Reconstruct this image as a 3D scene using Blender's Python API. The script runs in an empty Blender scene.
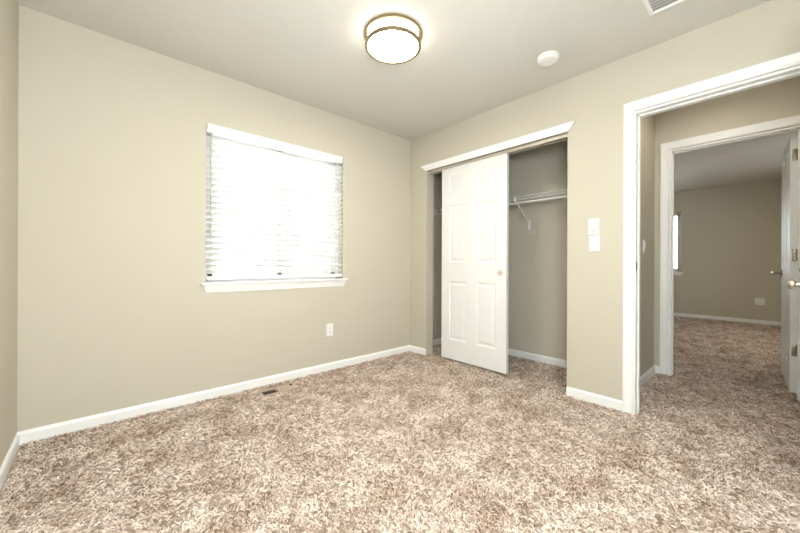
import bpy, bmesh, math
import numpy as np
from mathutils import Matrix, Vector

S = bpy.context.scene
COL = S.collection
# ------------------------------------------------------------------ camera
YAW = 0.735183; ROLL = 0.00377; FPX = 334.17
cam_d = bpy.data.cameras.new('camera'); cam = bpy.data.objects.new('camera', cam_d); COL.objects.link(cam)
F = Vector((math.sin(YAW), math.cos(YAW), 0)); R0 = Vector((math.cos(YAW), -math.sin(YAW), 0)); U0 = Vector((0, 0, 1))
Rr = R0 * math.cos(ROLL) + U0 * math.sin(ROLL); Uu = -R0 * math.sin(ROLL) + U0 * math.cos(ROLL)
m = Matrix((Rr, Uu, -F)).transposed().to_4x4(); m.translation = Vector((-2.6995, -2.8073, 1.0073))
cam.matrix_world = m
cam_d.sensor_width = 36; cam_d.lens = FPX / 800 * 36; cam_d.shift_y = -2.85 / 800; cam_d.clip_start = 0.02
S.camera = cam
# ------------------------------------------------------------------ world, light, exposure
S.view_settings.view_transform = 'Standard'; S.view_settings.look = 'None'
S.view_settings.gamma = 1; S.view_settings.use_curve_mapping = False
S.view_settings.exposure = 0.74
W = bpy.data.worlds.new('world'); S.world = W; W.use_nodes = True
bg = W.node_tree.nodes['Background']; bg.inputs[0].default_value = (0.96, 0.985, 1.0, 1); bg.inputs[1].default_value = 6.5
LAMP = 5.5; LAMP_LENS = 46.0; FILL_HALL = 6.5; FILL_FAR = 48.0  # hall and far strengths belong to added fill lights out of view
# the photographer's soft flash, standing behind the camera
fl = bpy.data.lights.new('camera_flash', 'POINT'); fl.energy = 80; fl.shadow_soft_size = 0.3; fl.color = (0.86, 0.94, 1.0)
flo = bpy.data.objects.new('camera_flash', fl); COL.objects.link(flo); flo.location = (-2.52, -2.98, 1.42)

def portal(name, loc, rot, sx, sy):
    l = bpy.data.lights.new(name, 'AREA'); l.shape = 'RECTANGLE'; l.size = sx; l.size_y = sy; l.cycles.is_portal = True
    o = bpy.data.objects.new(name, l); COL.objects.link(o); o.location = loc; o.rotation_euler = rot
H = 2.44; ZF = -0.014
HX = math.pi / 2
# area light faces its local -Z
portal('portal_blind_window', (-1.51, 0.20, 1.46), (-HX, 0, 0), 1.3, 1.3)
portal('portal_added_rear_window', (-1.8, -3.50, 1.52), (HX, 0, 0), 0.9, 1.15)
portal('portal_far_window', (5.97, -1.18, 1.45), (0, HX, 0), 1.3, 1.0)
portal('portal_added_side_window', (3.6, -4.80, 1.45), (HX, 0, 0), 1.3, 1.3)

# ------------------------------------------------------------------ materials
def mat(name, col, rough=0.6, metal=0.0, noise=0.0, nscale=30, bump=0.0, bscale=300, spec=0.5, emit=None, estr=0):
    M = bpy.data.materials.new(name); M.use_nodes = True; nt = M.node_tree; b = nt.nodes['Principled BSDF']
    b.inputs['Base Color'].default_value = (*col, 1); b.inputs['Roughness'].default_value = rough
    b.inputs['Metallic'].default_value = metal; b.inputs['Specular IOR Level'].default_value = spec
    tc = nt.nodes.new('ShaderNodeTexCoord')
    if noise:
        n = nt.nodes.new('ShaderNodeTexNoise'); n.inputs['Scale'].default_value = nscale; n.inputs['Detail'].default_value = 4
        mx = nt.nodes.new('ShaderNodeMix'); mx.data_type = 'RGBA'
        mx.inputs[6].default_value = (*[c * (1 - noise) for c in col], 1); mx.inputs[7].default_value = (*[min(1, c * (1 + noise)) for c in col], 1)
        nt.links.new(tc.outputs['Object'], n.inputs['Vector']); nt.links.new(n.outputs['Fac'], mx.inputs[0]); nt.links.new(mx.outputs[2], b.inputs['Base Color'])
    if bump:
        n = nt.nodes.new('ShaderNodeTexNoise'); n.inputs['Scale'].default_value = bscale; n.inputs['Detail'].default_value = 3
        bp = nt.nodes.new('ShaderNodeBump'); bp.inputs['Strength'].default_value = bump; bp.inputs['Distance'].default_value = 0.002
        nt.links.new(tc.outputs['Object'], n.inputs['Vector']); nt.links.new(n.outputs['Fac'], bp.inputs['Height']); nt.links.new(bp.outputs[0], b.inputs['Normal'])
    if emit:
        b.inputs['Emission Color'].default_value = (*emit, 1); b.inputs['Emission Strength'].default_value = estr
    return M
M_wall = mat('wall_paint', (0.58, 0.54, 0.448), 0.75, noise=0.015, nscale=3, bump=0.25, bscale=120, spec=0.25)
M_ceil = mat('ceiling_paint', (0.68, 0.66, 0.61), 0.85, noise=0.015, nscale=3, bump=0.3, bscale=100, spec=0.2)
M_white = mat('white_trim_paint', (0.92, 0.92, 0.91), 0.4, noise=0.01, nscale=8)
M_door = mat('white_door_paint', (0.83, 0.83, 0.82), 0.42, noise=0.01, nscale=6)
M_plastic = mat('white_plastic', (0.85, 0.85, 0.83), 0.35, noise=0.01)
M_slat = mat('blind_slat', (0.90, 0.90, 0.89), 0.5, noise=0.01)
_nt = M_slat.node_tree; _b = _nt.nodes['Principled BSDF']; _t = _nt.nodes.new('ShaderNodeBsdfTranslucent'); _t.inputs[0].default_value = (0.9, 0.9, 0.88, 1)
_m = _nt.nodes.new('ShaderNodeMixShader'); _m.inputs[0].default_value = 0.42
_nt.links.new(_b.outputs[0], _m.inputs[1]); _nt.links.new(_t.outputs[0], _m.inputs[2]); _nt.links.new(_m.outputs[0], _nt.nodes['Material Output'].inputs[0])
M_vinyl = mat('white_vinyl_frame', (0.85, 0.85, 0.85), 0.4, noise=0.01)
M_nickel = mat('brushed_nickel', (0.50, 0.44, 0.34), 0.32, 1.0, noise=0.05, nscale=60)
M_ring = mat('gold_nickel_band', (0.36, 0.28, 0.16), 0.35, 1.0, noise=0.05, nscale=60)
M_bronze = mat('aged_nickel', (0.30, 0.27, 0.21), 0.4, 0.9, noise=0.06, nscale=60)
M_dark = mat('dark_recess', (0.03, 0.025, 0.02), 0.6, noise=0.1)
M_tan = mat('tan_metal', (0.55, 0.43, 0.33), 0.5, noise=0.05, nscale=50)
M_wire = mat('white_coated_wire', (0.80, 0.79, 0.75), 0.35, noise=0.02)
M_cord = mat('white_cord', (0.7, 0.7, 0.7), 0.8, noise=0.05)
M_wand = mat('translucent_wand', (0.55, 0.55, 0.56), 0.3, noise=0.03)
M_glow = mat('lit_white_glass', (0.9, 0.9, 0.88), 0.5, noise=0.01, emit=(1.0, 0.95, 0.88), estr=LAMP)
M_lens = mat('lit_white_lens', (0.9, 0.9, 0.88), 0.5, noise=0.01, emit=(1.0, 0.92, 0.82), estr=LAMP_LENS)
M_fill_hall = mat('fill_lens_hall', (0.9, 0.9, 0.88), 0.5, noise=0.01, emit=(1.0, 0.88, 0.70), estr=FILL_HALL)
M_fill_far = mat('fill_lens_far', (0.9, 0.9, 0.88), 0.5, noise=0.01, emit=(1.0, 0.88, 0.66), estr=FILL_FAR)
M_grass = mat('concrete_patio', (0.6, 0.6, 0.57), 0.9, noise=0.1, nscale=4)
M_siding = mat('pale_siding', (0.8, 0.8, 0.79), 0.8, noise=0.03)
M_roof = mat('grey_shingle', (0.5, 0.49, 0.48), 0.9, noise=0.2, nscale=10)
M_pane = mat('dark_pane', (0.25, 0.27, 0.29), 0.1, noise=0.05)

M_glass = bpy.data.materials.new('window_glass'); M_glass.use_nodes = True
nt = M_glass.node_tree; nt.nodes.clear()
out = nt.nodes.new('ShaderNodeOutputMaterial'); mx = nt.nodes.new('ShaderNodeMixShader'); tr = nt.nodes.new('ShaderNodeBsdfTransparent'); gl = nt.nodes.new('ShaderNodeBsdfGlossy')
fr = nt.nodes.new('ShaderNodeFresnel'); gl.inputs['Roughness'].default_value = 0.02; tr.inputs[0].default_value = (0.96, 0.98, 0.97, 1)
nt.links.new(fr.outputs[0], mx.inputs[0]); nt.links.new(tr.outputs[0], mx.inputs[1]); nt.links.new(gl.outputs[0], mx.inputs[2]); nt.links.new(mx.outputs[0], out.inputs[0])

def carpet_mat(name, island):
    M = bpy.data.materials.new(name); M.use_nodes = True; nt = M.node_tree; b = nt.nodes['Principled BSDF']
    b.inputs['Roughness'].default_value = 0.9; b.inputs['Specular IOR Level'].default_value = 0.1
    tc = nt.nodes.new('ShaderNodeTexCoord')
    n = nt.nodes.new('ShaderNodeTexNoise'); n.inputs['Scale'].default_value = 5.0; n.inputs['Detail'].default_value = 5; n.inputs['Roughness'].default_value = 0.65
    nt.links.new(tc.outputs['Object'], n.inputs['Vector'])
    cr = nt.nodes.new('ShaderNodeValToRGB'); e = cr.color_ramp.elements
    e[0].position = 0.38; e[0].color = (0.57, 0.45, 0.37, 1); e[1].position = 0.58; e[1].color = (0.82, 0.71, 0.635, 1)
    nt.links.new(n.outputs['Fac'], cr.inputs[0])
    mul = nt.nodes.new('ShaderNodeMix'); mul.data_type = 'RGBA'; mul.blend_type = 'MULTIPLY'; mul.inputs[0].default_value = 1
    nt.links.new(cr.outputs[0], mul.inputs[6])
    c2 = nt.nodes.new('ShaderNodeValToRGB'); g = c2.color_ramp.elements
    g[0].position = 0; g[0].color = (0.30, 0.245, 0.19, 1); g[1].position = 1; g[1].color = (1.28, 1.27, 1.26, 1)
    if island:
        gm = nt.nodes.new('ShaderNodeNewGeometry'); nt.links.new(gm.outputs['Random Per Island'], c2.inputs[0])
    else:
        n2 = nt.nodes.new('ShaderNodeTexNoise'); n2.inputs['Scale'].default_value = 130; n2.inputs['Detail'].default_value = 2
        nt.links.new(tc.outputs['Object'], n2.inputs['Vector']); nt.links.new(n2.outputs['Fac'], c2.inputs[0]); g[0].position = 0.3; g[1].position = 0.7
        bp = nt.nodes.new('ShaderNodeBump'); bp.inputs['Strength'].default_value = 0.8; bp.inputs['Distance'].default_value = 0.01
        nt.links.new(n2.outputs['Fac'], bp.inputs['Height']); nt.links.new(bp.outputs[0], b.inputs['Normal'])
    nt.links.new(c2.outputs[0], mul.inputs[7]); nt.links.new(mul.outputs[2], b.inputs['Base Color'])
    return M
M_pile = carpet_mat('carpet_yarn', True); M_back = carpet_mat('carpet_base', False)

# ------------------------------------------------------------------ mesh helpers
def box(bm, x0, x1, y0, y1, z0, z1, bev=0.0, seg=2):
    r = bmesh.ops.create_cube(bm, size=1.0)
    vs = r['verts']
    for v in vs:
        v.co = Vector(((x0 + x1) / 2 + v.co.x * abs(x1 - x0), (y0 + y1) / 2 + v.co.y * abs(y1 - y0), (z0 + z1) / 2 + v.co.z * abs(z1 - z0)))
    if bev:
        es = list({e for v in vs for e in v.link_edges})
        bmesh.ops.bevel(bm, geom=es, offset=bev, segments=seg, affect='EDGES', profile=0.5)
    return bm

def cyl(bm, p0, p1, r, r2=None, seg=20, cap=True):
    p0 = Vector(p0); p1 = Vector(p1); d = p1 - p0
    q = d.to_track_quat('Z', 'Y').to_matrix().to_4x4()
    mm = Matrix.Translation((p0 + p1) / 2) @ q
    bmesh.ops.create_cone(bm, cap_ends=cap, segments=seg, radius1=r, radius2=r if r2 is None else r2, depth=d.length, matrix=mm)
    return bm

def lathe(bm, prof, c, axis='Z', seg=64):
    """prof: list of (radius, height) turned round an axis through c."""
    rings = []
    for r, h in prof:
        ring = []
        for k in range(seg):
            a = 2 * math.pi * k / seg
            if axis == 'Z': co = (c[0] + r * math.cos(a), c[1] + r * math.sin(a), c[2] + h)
            elif axis == 'Y': co = (c[0] + r * math.cos(a), c[1] + h, c[2] + r * math.sin(a))
            else: co = (c[0] + h, c[1] + r * math.cos(a), c[2] + r * math.sin(a))
            ring.append(bm.verts.new(co))
        rings.append(ring)
    for a, b in zip(rings[:-1], rings[1:]):
        for k in range(seg):
            bm.faces.new((a[k], a[(k + 1) % seg], b[(k + 1) % seg], b[k]))
    for ring, pr in ((rings[0], prof[0]), (rings[-1], prof[-1])):
        if pr[0] > 1e-4 and prof[0] != prof[-1]: bm.faces.new(ring)
    return bm

def sweep(bm, prof, path_fn, caps=True):
    """prof: closed list of (a,b); path_fn: list of functions (a,b)->Vector for each station."""
    rings = [[bm.verts.new(f(a, b)) for a, b in prof] for f in path_fn]
    n = len(prof)
    for A, B in zip(rings[:-1], rings[1:]):
        for k in range(n): bm.faces.new((A[k], A[(k + 1) % n], B[(k + 1) % n], B[k]))
    if caps: bm.faces.new(rings[0]); bm.faces.new(rings[-1])
    return bm

def obj(name, bm, M, parent=None, smooth=False, kind=None, label=None, cat=None, group=None):
    bmesh.ops.remove_doubles(bm, verts=bm.verts, dist=1e-6)
    bmesh.ops.recalc_face_normals(bm, faces=bm.faces)
    me = bpy.data.meshes.new(name); bm.to_mesh(me); bm.free()
    me.materials.append(M)
    if smooth:
        me.shade_smooth()
        me.set_sharp_from_angle(angle=math.radians(38))
    o = bpy.data.objects.new(name, me); COL.objects.link(o)
    if parent is not None:
        o.parent = parent
        root = parent
        while root.parent is not None: root = root.parent
        if root.type == 'EMPTY': me.transform(Matrix.Translation(-root.location))
    for k, v in (('kind', kind), ('label', label), ('category', cat), ('group', group)):
        if v: o[k] = v
    return o
def struct(name, bm, M, parent=None, smooth=False):
    return obj(name, bm, M, parent, smooth, kind=None if parent else 'structure')
def thing(name, label, cat, loc, group=None):
    o = bpy.data.objects.new(name, None); COL.objects.link(o); o.location = loc; o.empty_display_size = 0.05
    o['label'] = label; o['category'] = cat
    if group: o['group'] = group
    return o
NB = bmesh.new

def wall(name, axis, c0, c1, a0, a1, holes, z0=ZF - 0.1, z1=H + 0.1):
    """wall slab; axis 'x' = thickness along x (c0..c1), runs in y from a0..a1; holes (s0,s1,z0,z1)."""
    bm = NB()
    def put(s0, s1, q0, q1):
        if s1 - s0 < 1e-6 or q1 - q0 < 1e-6: return
        if axis == 'x': box(bm, c0, c1, s0, s1, q0, q1)
        else: box(bm, s0, s1, c0, c1, q0, q1)
    s = a0
    for h in sorted(holes):
        put(s, h[0], z0, z1); put(h[0], h[1], z0, h[2]); put(h[0], h[1], h[3], z1); s = h[1]
    put(s, a1, z0, z1)
    return struct(name, bm, M_wall)

# ------------------------------------------------------------------ the shell
XL = -3.03; YB = -3.35; T = 0.115
XC = 1.19; XC2 = XC + T; XD = 5.75
HLY = -2.08; HRY = -2.974           # hall side walls
DY0, DY1 = -2.186, -2.972; DF0 = -2.190           # near and far doorway opening in y
bm = NB(); box(bm, XL - 0.15, 6.0, -5.0, 0.15, ZF - 0.12, ZF); floor = struct('floor', bm, M_back)
bm = NB(); box(bm, XL - 0.15, 6.0, -5.0, 0.15, H, H + 0.1); struct('ceiling', bm, M_ceil)
WX0, WX1, WZ0, WZ1 = -2.105, -0.915, 0.857, 2.035
wall('wall_window', 'y', 0.0, 0.16, XL - 0.15, 0.9, [(WX0, WX1, WZ0, WZ1)])
wall('wall_left', 'x', XL - 0.15, XL, YB - 0.15, 0.0, [])
wall('wall_closet', 'x', 0.0, T, YB, 0.0, [(-3.0, DY0, -0.2, 2.045), (-1.755, -0.255, -0.2, 2.04)])
wall('wall_rear', 'y', YB - 0.15, YB, XL, T, [(-2.2, -1.4, 1.0, 2.05)])
wall('wall_closet_back', 'x', 0.725, 0.84, -1.97, 0.0, [])
wall('wall_hall_left', 'y', HLY, -1.97, T, XC, [])
wall('wall_hall_right', 'y', HRY - 0.12, HRY, T, XC, [])
wall('wall_hall_end', 'x', XC, XC2, -4.65, -0.5, [(DY1, DF0, -0.2, 2.055)])
wall('wall_far', 'x', XD, XD + 0.16, -4.65, -0.5, [(-1.645, -0.75, 0.865, 2.037)])
wall('wall_far_left', 'y', -0.65, -0.5, XC2, XD, [])
wall('wall_far_right', 'y', -4.8, -4.65, XC2, XD, [(3.1, 4.1, 0.87, 2.04)])

# ------------------------------------------------------------------ baseboards
BT = 0.011; BH = 0.062
bprof = [(0, ZF), (BT, ZF), (BT, 0.046), (BT * 0.75, 0.053), (BT * 0.45, 0.057), (BT * 0.35, BH), (0, BH)]
def baseboard(name, segs):
    """segs: list of ((x,y) start,(x,y) end,(nx,ny) outward)"""
    bm = NB()
    for s, e, n in segs:
        f = [(lambda a, b, P=P, n=n: Vector((P[0] + n[0] * a, P[1] + n[1] * a, b))) for P in (s, e)]
        sweep(bm, bprof, f)
    return struct(name, bm, M_white)
baseboard('baseboard_window', [((XL, 0), (0, 0), (0, -1))])
baseboard('baseboard_left', [((XL, YB), (XL, 0), (1, 0))])
baseboard('baseboard_closet', [((0, 0), (0, -0.255), (-1, 0)), ((0, -1.755), (0, -2.135), (-1, 0))])
baseboard('baseboard_closet_inside', [((0.725, 0), (0.725, -1.97), (-1, 0)), ((T, 0), (0.725, 0), (0, -1)), ((T, -1.97), (0.725, -1.97), (0, 1))])
baseboard('baseboard_hall_left', [((T, HLY), (XC, HLY), (0, -1)), ((XC, HLY), (XC, -2.137), (-1, 0))])
baseboard('baseboard_hall_right', [((T + 0.02, HRY), (XC - 0.02, HRY), (0, 1))])
baseboard('baseboard_far', [((XD, -0.65), (XD, -4.65), (-1, 0))])
baseboard('baseboard_far_left', [((XC2, -0.65), (XD, -0.65), (0, -1))])
baseboard('baseboard_rear', [((XL, YB), (0, YB), (0, 1))])

# ------------------------------------------------------------------ doorway casings and jambs
def casing_prof(w):   # (across from inner edge outward, projection)
    return [(0, 0), (0, 0.010), (0.008, 0.014), (0.016, 0.011), (0.022, 0.012), (w - 0.02, 0.017), (w - 0.006, 0.019), (w, 0.016), (w, 0)]
def casing(name, x, sx, y0, y1, ztop, w=0.068, wr=None, parent=None):
    """trim on the face x (projecting along sx) round an opening y1<y<y0"""
    wr = w if wr is None else wr
    bm = NB()
    pr = casing_prof(w)
    kr = wr / w
    f = [lambda a, b: Vector((x + sx * b, y0 + a, ZF)), lambda a, b: Vector((x + sx * b, y0 + a, ztop + a)),
         lambda a, b: Vector((x + sx * b, y1 - a * kr, ztop + a)), lambda a, b: Vector((x + sx * b, y1 - a * kr, ZF))]
    sweep(bm, pr, f)
    return struct(name, bm, M_white, parent)
def jamb(name, x0, x1, y0, y1, ztop, stop_x):
    bm = NB(); t = 0.014
    box(bm, x0, x1, y0 - t, y0 + 0.002, ZF, ztop + 0.002); box(bm, x0, x1, y1 - 0.002, y1 + t, ZF, ztop + 0.002); box(bm, x0, x1, y1 + t, y0 - t, ztop - t, ztop + 0.002)
    s0, s1 = stop_x
    box(bm, s0, s1, y0 - t - 0.01, y0 - t, ZF, ztop - t, 0.002); box(bm, s0, s1, y1 + t, y1 + t + 0.008, ZF, ztop - t, 0.002); box(bm, s0, s1, y1 + t, y0 - t, ztop - t - 0.01, ztop - t, 0.002)
    return struct(name, bm, M_white)
casing('trim_1', 0.0, -1, DY0 - 0.004, -2.996, 2.050, w=0.060)
j1 = jamb('trim_2', 0.0, T, DY0, -3.0, 2.045, (0.045, 0.08))
casing('trim_3', T, 1, DY0 - 0.004, -2.966, 2.052, wr=0.001)
casing('trim_4', XC, -1, DF0 - 0.002, DY1, 2.060, wr=0.0008)
j2 = jamb('trim_5', XC, XC2, DF0, DY1, 2.055, (XC + 0.03, XC + 0.07))
casing('trim_6', XC2, 1, DF0 + 0.004, DY1 - 0.004, 2.060)
# strike plate on the near jamb
bm = NB(); box(bm, 0.008, 0.034, DY0 - 0.0155, DY0 - 0.0135, 0.965, 1.025, 0.0006); sp = obj('strike_plate', bm, M_bronze, j1)
bm = NB(); box(bm, 0.014, 0.028, DY0 - 0.0158, DY0 - 0.0150, 0.98, 1.01); obj('latch_slot', bm, M_dark, sp)
bm = NB(); box(bm, XC + 0.006, XC + 0.024, DY1 + 0.0135, DY1 + 0.0155, 0.955, 0.985, 0.0005); obj('keeper_slot', bm, M_dark, j2)

# ------------------------------------------------------------------ panelled doors (built lying in local x = width, z = height, y = thickness)
def panel_door_bm(w, h, t, cols, rows):
    bm = NB()
    xs = sorted({0, w, *[c for p in cols for c in p]}); zs = sorted({0, h, *[c for p in rows for c in p]})
    for side in (0, 1):
        y = 0 if side == 0 else t; s = 1 if side == 0 else -1
        for i in range(len(xs) - 1):
            for k in range(len(zs) - 1):
                x0, x1, z0, z1 = xs[i], xs[i + 1], zs[k], zs[k + 1]
                if (x0, x1) in cols and (z0, z1) in rows:
                    steps = [(0, 0), (0.006, 0.0045), (0.014, 0.0065), (0.022, 0.0065), (0.042, 0.0015), (0.045, 0.0012)]
                    prev = None
                    for ins, dep in steps:
                        ring = [bm.verts.new(c) for c in ((x0 + ins, y + s * dep, z0 + ins), (x1 - ins, y + s * dep, z0 + ins), (x1 - ins, y + s * dep, z1 - ins), (x0 + ins, y + s * dep, z1 - ins))]
                        if prev:
                            for q in range(4): bm.faces.new((prev[q], prev[(q + 1) % 4], ring[(q + 1) % 4], ring[q]))
                        prev = ring
                    bm.faces.new(prev)
                else:
                    bm.faces.new([bm.verts.new(c) for c in ((x0, y, z0), (x1, y, z0), (x1, y, z1), (x0, y, z1))])
    for (a, b) in (((0, 0), (w, 0)), ((w, 0), (w, h)), ((w, h), (0, h)), ((0, h), (0, 0))):
        bm.faces.new([bm.verts.new(c) for c in ((a[0], 0, a[1]), (b[0], 0, b[1]), (b[0], t, b[1]), (a[0], t, a[1]))])
    bmesh.ops.remove_doubles(bm, verts=bm.verts, dist=1e-6)
    return bm
COLS = [(0.105, 0.325), (0.447, 0.657)]
ROWS = [(0.205, 0.812), (1.005, 1.60), (1.74, 1.905)]
def place(bm, M): bm.transform(M); return bm

# door_1 closet slider : local x -> -y world, local y -> +x world
Mc = Matrix.Translation((0.032, -0.453, 0.015)) @ Matrix(((0, 1, 0, 0), (-1, 0, 0, 0), (0, 0, 1, 0), (0, 0, 0, 1)))
d1 = struct('door_1', place(panel_door_bm(0.765, 2.012, 0.035, COLS, ROWS), Mc), M_door)
bm = NB(); lathe(bm, [(0.0, 0.004), (0.019, 0.004), (0.021, 0.0), (0.022, -0.003), (0.026, -0.0035), (0.027, 0.0), (0.027, 0.003)], (0.032, -1.152, 0.925), 'X', 32)
fp = obj('finger_pull', bm, M_nickel, d1, True)
bm = NB(); lathe(bm, [(0.0, -0.0003), (0.015, -0.0003), (0.017, 0.003)], (0.032, -1.152, 0.925), 'X', 32); 
obj('pull_cup', bm, M_tan, fp, True)

# door_2 the door of this room, swung into the room; hinge at (0.0,-2.985), leaf to -x
def lever(parent, P, out_dir, along, M, length=0.105):
    """P on the door face; out_dir outward normal; along = direction of the lever"""
    P = Vector(P); n = Vector(out_dir).normalized(); a = Vector(along).normalized()
    bm = NB(); cyl(bm, P - n * 0.001, P + n * 0.006, 0.033, seg=32); cyl(bm, P + n * 0.006, P + n * 0.010, 0.031, 0.024, seg=32); cyl(bm, P + n * 0.008, P + n * 0.048, 0.011, seg=20)
    r = obj('rosette', bm, M, parent, True)
    bm = NB(); up = n.cross(a)
    st = [(-0.018, 0.006, 0.005), (-0.014, 0.014, 0.010), (0.0, 0.019, 0.014), (0.015, 0.020, 0.014), (0.04, 0.017, 0.011), (0.07, 0.0145, 0.009), (0.095, 0.013, 0.008), (length, 0.006, 0.004)]
    fs = []
    prof = [(math.cos(q * math.pi / 8), math.sin(q * math.pi / 8)) for q in range(16)]
    for k, (s, rv, rn) in enumerate(st):
        c = P + n * (0.058 - 0.010 * max(0, s) / length) + a * s - up * 0.0
        fs.append(lambda u, v, c=c, rv=rv, rn=rn: c + up * (u * rv) + n * (v * rn))
    sweep(bm, prof, fs)
    obj('lever', bm, M, r, True)
    return r
ang = math.radians(178.2)  # direction of the leaf from hinge
u = Vector((math.cos(ang), math.sin(ang), 0)); nrm = Vector((-u.y, u.x, 0))    # nrm points to -y side
Mh = Matrix.Translation((-0.004, -2.946, 0.015)) @ Matrix(((u.x, nrm.x, 0, 0), (u.y, nrm.y, 0, 0), (0, 0, 1, 0), (0, 0, 0, 1)))
d2 = struct('door_2', place(panel_door_bm(0.765, 2.012, 0.035, COLS, ROWS), Mh), M_door)
face = Mh @ Vector((0.705, 0.0, 0.918))
lever(d2, face, -nrm, -u, M_nickel)
lever(d2, Mh @ Vector((0.705, 0.035, 0.918)), nrm, -u, M_nickel)
for z in (0.24, 1.0, 1.78):
    bm = NB(); cyl(bm, (-0.006, -2.942, z - 0.045), (-0.006, -2.942, z + 0.045), 0.006, seg=12); obj('hinge', bm, M_bronze, d2, True)

# door_3 the far room's door, swung into the far room
u = Vector((1, 0.042, 0)).normalized(); nrm = Vector((-u.y, u.x, 0))
Mf = Matrix.Translation((XC2 + 0.012, -2.956, 0.015)) @ Matrix(((u.x, nrm.x, 0, 0), (u.y, nrm.y, 0, 0), (0, 0, 1, 0), (0, 0, 0, 1)))
d3 = struct('door_3', place(panel_door_bm(0.765, 2.012, 0.042, COLS, ROWS), Mf), M_door)
lever(d3, Mf @ Vector((0.705, 0.042, 0.918)), nrm, -u, M_bronze)
lever(d3, Mf @ Vector((0.705, 0.0, 0.918)), -nrm, -u, M_bronze)
for z in (0.345, 1.085, 1.865):
    bm = NB(); x = XC2 + 0.012
    box(bm, x - 0.0025, x, -2.950, -2.924, z - 0.045, z + 0.045, 0.0008)
    cyl(bm, (x - 0.008, -2.955, z - 0.045), (x - 0.008, -2.955, z + 0.045), 0.006, seg=12)
    hg = obj('hinge', bm, M_bronze, d3, True)
    bm = NB()
    for dz in (-0.03, 0.0, 0.03): cyl(bm, (x - 0.0030, -2.938 + (0.004 if dz == 0 else 0), z + dz), (x - 0.0022, -2.938 + (0.004 if dz == 0 else 0), z + dz), 0.004, seg=12)
    obj('hinge_screw', bm, M_nickel, hg, True)
bm = NB(); box(bm, XC2 + 0.012 + 0.766, XC2 + 0.7795, -2.935, -2.915, 0.90, 0.96); obj('latch_plate', bm, M_bronze, d3)

# ------------------------------------------------------------------ closet pelmet, track
bm = NB()
pp = [(0, 2.035), (0.012, 2.035), (0.014, 2.045), (0.024, 2.068), (0.026, 2.088), (0.026, 2.094), (0, 2.094)]
def pel(side):
    def f(a, b):
        k = (b - 2.035) / 0.059
        return Vector((-a, (-0.243 + 0.05 * k) if side else (-1.762 - 0.05 * k), b))
    return f
sweep(bm, pp, [pel(True), pel(False)]); struct('trim_7', bm, M_white)
bm = NB()
for x in (0.024, 0.0685, 0.112): box(bm, x, x + 0.003, -1.752, -0.258, 2.006 if x < 0.03 else 2.015, 2.040)
box(bm, 0.024, 0.115, -1.752, -0.258, 2.036, 2.040); struct('trim_8', bm, mat('track_metal', (0.55, 0.5, 0.42), 0.45, 0.3, noise=0.03))

# ------------------------------------------------------------------ window 1
def window_unit(name, axis, c, s0, s1, z0, z1, out, glassname='window_glass_pane'):
    """vinyl slider set in the opening; c = plane coordinate of the frame (inner face), out=+1/-1 outward direction"""
    def B(bm, a0, a1, d0, d1, q0, q1, bev=0.002):
        dd = sorted((c + out * d0, c + out * d1))
        if axis == 'y': box(bm, a0, a1, dd[0], dd[1], q0, q1, bev)
        else: box(bm, dd[0], dd[1], a0, a1, q0, q1, bev)
    bm = NB(); w = 0.03
    B(bm, s0, s0 + w, 0, 0.06, z0, z1); B(bm, s1 - w, s1, 0, 0.06, z0, z1); B(bm, s0, s1, 0, 0.06, z0, z0 + w); B(bm, s0, s1, 0, 0.06, z1 - w, z1)
    root = struct(name, bm, M_vinyl)
    mid = (s0 + s1) / 2
    for a0, a1, d in ((s0 + w, mid + 0.02, 0.012), (mid - 0.02, s1 - w, 0.034)):
        bm = NB(); q = 0.035
        B(bm, a0, a0 + q, d, d + 0.02, z0 + w, z1 - w); B(bm, a1 - q, a1, d, d + 0.02, z0 + w, z1 - w)
        B(bm, a0, a1, d, d + 0.02, z0 + w, z0 + w + q); B(bm, a0, a1, d, d + 0.02, z1 - w - q, z1 - w)
        sh = obj('sash', bm, M_vinyl, root)
        bm = NB(); B(bm, a0 + q - 0.003, a1 - q + 0.003, d + 0.008, d + 0.012, z0 + w + q - 0.003, z1 - w - q + 0.003, 0); obj('glass', bm, M_glass, sh)
    return root
w1 = window_unit('window_1', 'y', 0.085, WX0, WX1, WZ0 + 0.001, WZ1, 1)
# sill with apron
def sill(parent, pts):
    bm = NB()
    box(bm, -2.14, -0.876, -0.036, 0.0, 0.845, 0.861, 0.005); box(bm, WX0 + 0.001, WX1 - 0.001, -0.01, 0.086, 0.845, 0.859)
    obj('sill', bm, M_white, parent, True)
    bm = NB()
    prof = [(0, 0.785), (0.007, 0.785), (0.010, 0.80), (0.018, 0.825), (0.024, 0.845), (0, 0.845)]
    def f(side):
        def g(a, b):
            k = (b - 0.785) / 0.06
            return Vector(((-2.105 - 0.022 * k) if side else (-0.908 + 0.02 * k), -a, b))
        return g
    sweep(bm, prof, [f(True), f(False)]); obj('apron', bm, M_white, parent, True)
sill(w1, None)

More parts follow.
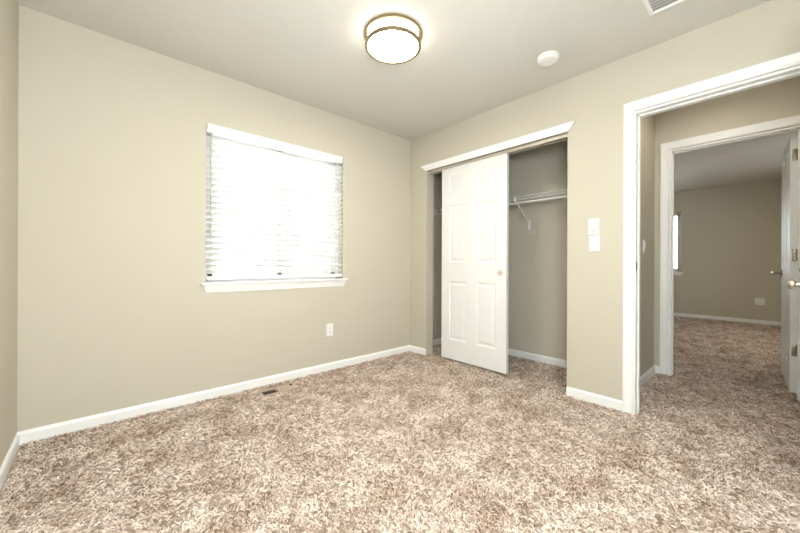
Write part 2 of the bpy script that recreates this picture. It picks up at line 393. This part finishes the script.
# blind
bl = thing('window_blind', 'white horizontal slatted blind covering the window on the beige wall', 'blind', (-1.51, 0.03, 0.86))
bm = NB(); box(bm, -2.107, -0.936, -0.024, -0.014, 1.977, 2.042, 0.003); box(bm, -2.107, -2.099, -0.024, 0.012, 1.977, 2.042, 0.002); box(bm, -0.944, -0.936, -0.024, -0.001, 1.977, 2.042, 0.002)
obj('valance', bm, M_white, bl, True)
bm = NB(); box(bm, WX0 + 0.006, WX1 - 0.006, 0.005, 0.055, 1.985, 2.030, 0.003); obj('head_rail', bm, M_white, bl)
bm = NB(); n = 24; z0, z1 = 0.918, 1.965
tilt = math.radians(-33)
for i in range(n):
    z = z0 + (z1 - z0) * (i + 0.5) / n
    prof = []
    for k in range(7):
        s = -0.025 + 0.05 * k / 6
        prof.append((s, 0.0022 * (1 - (s / 0.025) ** 2) + 0.0013))
    for k in range(6, -1, -1):
        s = -0.025 + 0.05 * k / 6
        prof.append((s, 0.0022 * (1 - (s / 0.025) ** 2) - 0.0013))
    c, sn = math.cos(tilt), math.sin(tilt)
    fs = [(lambda a, b, x=x: Vector((x, 0.026 + a * c - b * sn, z + a * sn + b * c))) for x in (WX0 + 0.003, WX1 - 0.003)]
    sweep(bm, prof, fs)
obj('slats', bm, M_slat, bl, True)
bm = NB(); box(bm, WX0 + 0.008, WX1 - 0.008, 0.005, 0.055, 0.878, 0.905, 0.004); obj('bottom_rail', bm, M_white, bl, True)
bm = NB()
for x in (-1.96, -1.51, -1.06):
    for y in (0.004, 0.056):
        cyl(bm, (x, y, 0.90), (x, y, 1.99), 0.0009, seg=6)
    for i in range(n + 1):
        z = z0 + (z1 - z0) * i / n; cyl(bm, (x, 0.004, z), (x, 0.056, z - 0.014), 0.0006, seg=5)
obj('ladder_cords', bm, M_cord, bl)
bm = NB(); cyl(bm, (-2.072, -0.006, 1.225), (-2.072, -0.004, 1.975), 0.0045, seg=8); cyl(bm, (-2.072, -0.006, 1.215), (-2.072, -0.006, 1.245), 0.006, seg=8); obj('tilt_wand', bm, M_wand, bl, True)
bm = NB(); cyl(bm, (-1.005, -0.008, 1.72), (-1.004, -0.004, 1.975), 0.001, seg=6); cyl(bm, (-0.998, -0.008, 1.74), (-1.0, -0.004, 1.975), 0.001, seg=6)
pc = obj('pull_cord', bm, M_cord, bl)
for x, z in ((-1.005, 1.70), (-0.998, 1.73)):
    bm = NB(); cyl(bm, (x, -0.008, z), (x, -0.008, z + 0.028), 0.007, 0.003, seg=12); obj('tassel', bm, M_wand, pc, True)

# window of the far room, and two unseen ones added for daylight
w2 = window_unit('window_added_rear', 'y', YB - 0.085, -2.2, -1.4, 1.0, 2.05, -1)  # added behind the camera to let fill daylight into the room
w3 = window_unit('window_3', 'x', XD + 0.05, -1.645, -0.75, 0.866, 2.037, 1)
bm = NB(); box(bm, XD - 0.034, XD, -1.68, -0.715, 0.848, 0.864, 0.004); box(bm, XD - 0.002, XD + 0.05, -1.644, -0.751, 0.848, 0.866); box(bm, XD - 0.016, XD, -1.66, -0.735, 0.80, 0.848, 0.003); obj('sill', bm, M_white, w3, True)
w4 = window_unit('window_added_far_side', 'y', -4.70, 3.1, 4.1, 0.87, 2.04, -1)  # added out of view to brighten the far room

# ------------------------------------------------------------------ ceiling light
LC = (-1.336, -1.227)
cl = thing('ceiling_light', 'round flush ceiling light with white glass drum and two nickel bands', 'ceiling light', (LC[0], LC[1], H))
bm = NB(); lathe(bm, [(0.0, H), (0.176, H), (0.179, H - 0.003), (0.179, H - 0.017), (0.176, H - 0.020), (0.160, H - 0.020), (0.157, H - 0.016), (0.0, H - 0.012)], (*LC, 0)); obj('canopy_band', bm, M_ring, cl, True)
bm = NB(); lathe(bm, [(0.0, H - 0.012), (0.156, H - 0.014), (0.156, H - 0.080), (0.0, H - 0.080)], (*LC, 0)); gd = obj('glass_drum', bm, M_glow, cl, True)
bm = NB(); lathe(bm, [(0.0, H - 0.0805), (0.156, H - 0.0805), (0.153, H - 0.084), (0.11, H - 0.088), (0.05, H - 0.090), (0.0, H - 0.0905)], (*LC, 0)); obj('lens', bm, M_lens, gd, True)
bm = NB(); lathe(bm, [(0.158, H - 0.068), (0.172, H - 0.068), (0.175, H - 0.071), (0.175, H - 0.084), (0.172, H - 0.087), (0.160, H - 0.087), (0.157, H - 0.083), (0.158, H - 0.068)], (*LC, 0)); obj('lower_band', bm, M_ring, cl, True)
for a in (5, 125, 245):
    x, y = LC[0] + 0.168 * math.cos(math.radians(a)), LC[1] + 0.168 * math.sin(math.radians(a))
    bm = NB(); cyl(bm, (x, y, H - 0.070), (x, y, H - 0.018), 0.003, seg=10); obj('post', bm, M_nickel, cl, True)

def copy_tree(o, parent=None):
    c = o.copy(); COL.objects.link(c)
    if parent is not None: c.parent = parent
    for ch in list(o.children): copy_tree(ch, c)
    return c
for loc, lab, ml in (((0.62, -2.52, H), 'unseen fill light added on the ceiling of the passage between the two doorways', M_fill_hall), ((3.4, -3.9, H), 'unseen fill light added on the ceiling of the far room behind its open door', M_fill_far)):  # two unseen copies, added to brighten the passage and the far room
    c = copy_tree(cl); c.location = loc; c['label'] = lab
    for q in c.children_recursive:
        if q.name.startswith('lens'): q.data = q.data.copy(); q.data.materials[0] = ml

# smoke detector
SC = (-0.398, -1.778)
sd = thing('smoke_detector', 'round white smoke detector on the ceiling above the closet', 'smoke detector', (*SC, H))
bm = NB(); lathe(bm, [(0, H), (0.068, H), (0.070, H - 0.002), (0.070, H - 0.013), (0.066, H - 0.015), (0, H - 0.014)], (*SC, 0), seg=48); obj('mounting_base', bm, M_plastic, sd, True)
bm = NB(); lathe(bm, [(0, H - 0.014), (0.061, H - 0.015), (0.061, H - 0.018), (0.064, H - 0.020), (0.064, H - 0.028), (0.058, H - 0.035), (0.040, H - 0.037), (0.038, H - 0.035), (0.034, H - 0.035), (0.032, H - 0.038), (0, H - 0.039)], (*SC, 0), seg=48); cv = obj('cover', bm, M_plastic, sd, True)
bm = NB(); cyl(bm, (SC[0] - 0.018, SC[1] - 0.01, H - 0.037), (SC[0] - 0.018, SC[1] - 0.01, H - 0.041), 0.008, seg=20); obj('test_button', bm, M_plastic, cv, True)

# ceiling vent
VX0, VX1, VY0, VY1 = -0.705, -0.345, -2.60, -2.34
cvn = thing('ceiling_vent', 'white louvered air vent on the ceiling at the top edge of the photo', 'vent', ((VX0 + VX1) / 2, (VY0 + VY1) / 2, H))
bm = NB(); fw = 0.024
pr = [(0, 0), (0, 0.003), (0.006, 0.007), (fw - 0.004, 0.012), (fw, 0.012), (fw, 0)]
crn = [(VX0, VY0, 1, 1), (VX1, VY0, -1, 1), (VX1, VY1, -1, -1), (VX0, VY1, 1, -1), (VX0, VY0, 1, 1)]
sweep(bm, pr, [(lambda a, b, q=q: Vector((q[0] + q[2] * a, q[1] + q[3] * a, H - b))) for q in crn], caps=False); obj('frame', bm, M_white, cvn)
bm = NB()
for k in range(12):
    x = VX0 + fw + (VX1 - VX0 - 2 * fw) * (k + 0.5) / 12
    sweep(bm, [(-0.009, 0.010), (-0.008, 0.010), (0.009, 0.002), (0.008, 0.002)], [(lambda a, b, y=y: Vector((x + a, y, H - b))) for y in (VY0 + fw, VY1 - fw)])
obj('louvers', bm, M_white, cvn)
bm = NB(); box(bm, VX0 + 0.01, VX1 - 0.01, VY0 + 0.01, VY1 - 0.01, H - 0.0012, H - 0.0002); obj('backing', bm, mat('vent_shadow', (0.5, 0.49, 0.46), 0.8, noise=0.05), cvn)

# ------------------------------------------------------------------ outlets and switches
# local frame: u = horizontal along wall, n = outward normal
def plate(bm, P, u, n, w, h, t, bev=0.002):
    b2 = NB(); box(b2, -w / 2, w / 2, 0, t, -h / 2, h / 2, bev)
    Mx = Matrix(((u[0], n[0], 0, P[0]), (u[1], n[1], 0, P[1]), (0, 0, 1, P[2]), (0, 0, 0, 1)))
    b2.transform(Mx); me = bpy.data.meshes.new('t'); b2.to_mesh(me); b2.free(); bm.from_mesh(me); bpy.data.meshes.remove(me)
def off(P, u, n, a, b, z): return (P[0] + u[0] * a + n[0] * b, P[1] + u[1] * a + n[1] * b, P[2] + z)
def outlet(label, P, u, n, gangs=1, group=None):
    r = thing('electrical_outlet', label, 'outlet', P)
    w = 0.072 + 0.046 * (gangs - 1)
    bm = NB(); plate(bm, P, u, n, w, 0.117, 0.006); obj('cover_plate', bm, M_plastic, r, True)
    for g in range(gangs):
        a = (g - (gangs - 1) / 2) * 0.046
        bm = NB(); plate(bm, off(P, u, n, a, 0.006, 0), u, n, 0.033, 0.067, 0.002, 0.0008); rc = obj('receptacle', bm, M_plastic, r)
        for dz in (0.018, -0.018):
            bm = NB(); plate(bm, off(P, u, n, a - 0.006, 0.0078, dz), u, n, 0.002, 0.009, 0.0006, 0); plate(bm, off(P, u, n, a + 0.006, 0.0078, dz), u, n, 0.002, 0.007, 0.0006, 0); plate(bm, off(P, u, n, a, 0.0078, dz - 0.009), u, n, 0.004, 0.004, 0.0006, 0)
            obj('socket', bm, M_dark, rc)
    return r
outlet('white outlet low on the beige wall below the blind window', (-1.062, 0.0, 0.376), (1, 0), (0, -1))
outlet('wide pale outlet plate on the olive wall of the far room', (XD, -2.693, 0.375), (0, -1), (-1, 0), 2)
def switch(label, P, u, n, dimmer=False):
    r = thing('light_switch', label, 'light switch', P)
    bm = NB(); plate(bm, P, u, n, 0.072, 0.117, 0.006); obj('cover_plate', bm, M_plastic, r, True)
    bm = NB(); b2 = [(-0.033, 0.0), (-0.033, 0.0035), (0.0, 0.0055), (0.033, 0.009), (0.033, 0.0)]
    q = off(P, u, n, 0, 0.0055, 0)
    sweep(bm, b2, [(lambda a, b, s=s: Vector((q[0] + u[0] * s + n[0] * b, q[1] + u[1] * s + n[1] * b, q[2] + a))) for s in (-0.0165, 0.0165)])
    rk = obj('rocker', bm, M_plastic, r)
    if dimmer:
        bm = NB(); plate(bm, off(P, u, n, 0, 0.0095, -0.030), u, n, 0.02, 0.004, 0.0012, 0); obj('dimmer_slot', bm, M_bronze, rk)
    return r
switch('white wall switch right of the closet, upper of two, with a dark slit', (0, -1.942, 1.284), (0, -1), (-1, 0), True)
switch('plain white wall switch right of the closet, lower of two', (0, -1.948, 1.159), (0, -1), (-1, 0))
switch('narrow-looking white switch on the hall side wall between the two doorways', (0.79, HLY, 1.162), (1, 0), (0, -1))

# ------------------------------------------------------------------ floor register
fr_ = thing('floor_vent', 'tan metal register in the carpet below the window', 'vent', (-1.615, -0.175, 0.0))
ry0, ry1, rx0, rx1 = -0.245, -0.115, -1.765, -1.475
bm = NB(); t = 0.011; zt = 0.003
box(bm, rx0, rx1, ry0, ry0 + t, ZF, zt, 0.002); box(bm, rx0, rx1, ry1 - t, ry1, ZF, zt, 0.002); box(bm, rx0, rx0 + t, ry0, ry1, ZF, zt, 0.002); box(bm, rx1 - t, rx1, ry0, ry1, ZF, zt, 0.002); xm = (rx0 + rx1) / 2 - 0.015; box(bm, xm - 0.007, xm + 0.007, ry0, ry1, ZF, zt, 0.002)
obj('frame', bm, M_tan, fr_, True)
bm = NB(); box(bm, rx0 + t, xm, ry0 + t, ry1 - t, ZF, ZF + 0.001); obj('open_duct', bm, M_dark, fr_)
bm = NB(); box(bm, xm, rx1 - t, ry0 + t, ry1 - t, ZF, zt - 0.003)
for k in range(5):
    x = xm + 0.02 + k * 0.022; box(bm, x, x + 0.004, ry0 + t + 0.004, ry1 - t - 0.004, zt - 0.003, zt - 0.001)
obj('damper_plate', bm, M_tan, fr_)
bm = NB(); box(bm, rx1 - 0.045, rx1 - 0.03, ry1 - 0.05, ry1 - 0.03, zt - 0.003, zt + 0.006, 0.001); obj('damper_lever', bm, M_dark, fr_)

# ------------------------------------------------------------------ closet shelf
sh = thing('closet_shelf', 'white wire closet shelf with hanging rod across the back wall', 'shelf', (0.57, -1.0, 1.68))
bm = NB(); X0, X1 = 0.42, 0.717; yA, yB = -0.006, -1.964; zs = 1.682
for x, z, r in ((X0, zs, 0.0032), (X0, zs - 0.032, 0.0032), (X1, zs - 0.002, 0.003), (0.52, zs - 0.003, 0.0028), (0.62, zs - 0.003, 0.0028)):
    cyl(bm, (x, yA, z), (x, yB, z), r, seg=8)
k = 0
y = yA - 0.01
while y > yB:
    cyl(bm, (X0, y, zs + 0.002), (X1, y, zs + 0.002), 0.0016, seg=5); cyl(bm, (X0 - 0.001, y, zs + 0.002), (X0 - 0.001, y, zs - 0.033), 0.0016, seg=5)
    y -= 0.0135
obj('wire_deck', bm, M_wire, sh, True)
bm = NB(); cyl(bm, (X0 + 0.005, yA, zs - 0.062), (X0 + 0.005, yB, zs - 0.062), 0.011, seg=16); obj('hanging_rod', bm, M_wire, sh, True)
for yb in (-1.085, -0.30):
    bm = NB(); fs = []
    p0 = Vector((X0 + 0.003, yb, zs - 0.03)); p1 = Vector((0.722, yb, 1.43))
    cyl(bm, p0, p1, 0.006, seg=10)
    box(bm, X0 - 0.010, X0 + 0.012, yb - 0.012, yb + 0.012, zs - 0.045, zs + 0.006, 0.003)
    cyl(bm, (X0 + 0.005, yb, zs - 0.045), (X0 + 0.005, yb, zs - 0.078), 0.006, seg=10)
    br = obj('bracket', bm, M_plastic, sh, True)
    bm = NB(); box(bm, 0.716, 0.725, yb - 0.014, yb + 0.014, 1.375, 1.47, 0.003); obj('bracket_foot', bm, M_plastic, br)
for y, s in ((yA + 0.006, -1), (yB - 0.006, 1)):
    bm = NB(); b = sorted((y, y + s * 0.018)); box(bm, X0 - 0.012, X0 + 0.02, b[0], b[1], zs - 0.075, zs + 0.01, 0.003); obj('end_bracket', bm, M_plastic, sh)
# blank plate painted with the wall on the closet back wall
pt = thing('wall_plate', 'small beige blank plate on the closet back wall under the bracket', 'wall plate', (0.725, -1.12, 1.385))
bm = NB(); plate(bm, (0.725, -1.115, 1.362), (0, -1), (-1, 0), 0.05, 0.085, 0.005); obj('cover', bm, M_wall, pt, True)

# ------------------------------------------------------------------ carpet pile
def pile(name, rects, dens, label, seed, L=0.029, wd=0.0042):
    rng = np.random.default_rng(seed)
    P = []
    for x0, x1, y0, y1 in rects:
        n = int((x1 - x0) * (y1 - y0) * dens)
        P.append(np.column_stack((rng.uniform(x0, x1, n), rng.uniform(y0, y1, n))))
    P = np.concatenate(P)
    keep = ~((P[:, 0] > rx0 - 0.012) & (P[:, 0] < rx1 + 0.012) & (P[:, 1] > ry0 - 0.012) & (P[:, 1] < ry1 + 0.012))
    P = P[keep]; n = len(P)
    lf = np.sin(P[:, 0] * 3.1 + 1.3 * np.sin(P[:, 1] * 2.3)) + np.sin(P[:, 1] * 3.7 + 1.7 * np.sin(P[:, 0] * 1.9 + 1))
    a = rng.uniform(0, 2 * np.pi, n) * 0.8 + lf * 1.2
    ln = L * rng.uniform(0.6, 1.25, n); w = wd * rng.uniform(0.6, 1.2, n)
    curl = rng.normal(0, 1.0, n); top = rng.uniform(0.35, 1.0, n) ** 1.3 * 0.019
    K = 5; V = np.zeros((n, K, 3, 3))
    x = P[:, 0].copy(); y = P[:, 1].copy()
    for k in range(K):
        t = k / (K - 1); ak = a + curl * (t - 0.5) * 0.8
        if k: x = x + np.cos(ak) * ln / (K - 1); y = y + np.sin(ak) * ln / (K - 1)
        z = ZF - 0.001 + top * np.sin(np.pi * (0.12 + 0.80 * t))
        hw = w * (0.5 if k in (0, K - 1) else 1.0) * 0.5
        px, py = -np.sin(ak), np.cos(ak)
        V[:, k, 0] = np.column_stack((x + px * hw, y + py * hw, z - 0.0022)); V[:, k, 1] = np.column_stack((x, y, z + 0.0012)); V[:, k, 2] = np.column_stack((x - px * hw, y - py * hw, z - 0.0022))
    # keep the pile inside its rectangles
    lo = np.array([[min(r[0] for r in rects), min(r[2] for r in rects)]]); hi = np.array([[max(r[1] for r in rects), max(r[3] for r in rects)]])
    V[..., 0] = np.clip(V[..., 0], lo[0, 0], hi[0, 0]); V[..., 1] = np.clip(V[..., 1], lo[0, 1], hi[0, 1])
    V = V.reshape(-1, 3)
    base = (np.arange(n) * K * 3)[:, None]
    q = []
    for k in range(K - 1):
        for s in (0, 1):
            i = k * 3 + s; q.append([i, i + 3, i + 4, i + 1])
    q = np.array(q)
    Fc = (base[:, None, :] + q[None]).reshape(-1)
    me = bpy.data.meshes.new(name); nf = len(Fc) // 4
    me.vertices.add(len(V)); me.vertices.foreach_set('co', V.ravel().astype(np.float32))
    me.loops.add(len(Fc)); me.loops.foreach_set('vertex_index', Fc.astype(np.int32))
    me.polygons.add(nf); me.polygons.foreach_set('loop_start', np.arange(0, len(Fc), 4, dtype=np.int32))
    me.polygons.foreach_set('use_smooth', np.ones(nf, dtype=bool)); me.update(); me.validate()
    me.materials.append(M_pile); o = bpy.data.objects.new(name, me); COL.objects.link(o)
    o['kind'] = 'stuff'; o['label'] = label; o['category'] = 'carpet'
    return o
g = 0.02
pile('carpet_pile', [(XL + g, -g, YB + g, -g), (-g, 0.02, -1.74, -0.27), (-g, 0.02, -2.95, -2.24)], 14000, 'mottled taupe shag carpet pile covering the bedroom floor', 1)
pile('carpet_pile', [(0.02, T, -1.74, -0.27), (T, 0.70, -1.95, -0.02)], 9000, 'taupe shag carpet pile inside the closet', 2)
pile('carpet_pile', [(0.02, T, -2.945, -2.225), (T, XC, -2.945, -2.10), (XC, XC2, -2.945, -2.225)], 9000, 'taupe shag carpet pile in the passage between the two doorways', 3)
pile('carpet_pile', [(XC2, XD - g, -4.0, -0.9)], 4500, 'taupe shag carpet pile on the far room floor', 4)

# ------------------------------------------------------------------ outdoors, seen between the slats
bm = NB(); box(bm, -20, 20, 0.6, 25, -0.6, -0.5); obj('ground_outside', bm, M_grass, kind='structure')
hs = thing('neighbour_house', 'pale house beyond the window, seen faintly between the blind slats', 'house', (-0.5, 6, -0.5))
bm = NB(); box(bm, -5, 3.5, 6.0, 11, -0.5, 2.6); 
vs = [bm.verts.new(c) for c in ((-5, 6.0, 2.6), (3.5, 6.0, 2.6), (-0.75, 6.0, 4.4), (-5, 11, 2.6), (3.5, 11, 2.6), (-0.75, 11, 4.4))]
bm.faces.new((vs[0], vs[1], vs[2])); bm.faces.new((vs[3], vs[4], vs[5])); bm.faces.new((vs[0], vs[2], vs[5], vs[3])); bm.faces.new((vs[1], vs[4], vs[5], vs[2]))
obj('wall', bm, M_siding, hs)
bm = NB()
for s in (1, -1):
    sweep(bm, [(0, 0), (0, 0.15), (5.3, -2.1), (5.3, -2.25)], [(lambda a, b, y=y: Vector((-0.75 + s * a, y, 4.42 + b))) for y in (5.6, 11.2)])
obj('roof', bm, M_roof, hs)
bm = NB(); box(bm, 1.0, 2.6, 5.95, 6.02, 0.9, 2.0); wf = obj('window', bm, M_vinyl, hs)
bm = NB(); box(bm, 1.07, 2.53, 5.94, 5.96, 0.97, 1.93); obj('pane', bm, M_pane, wf)
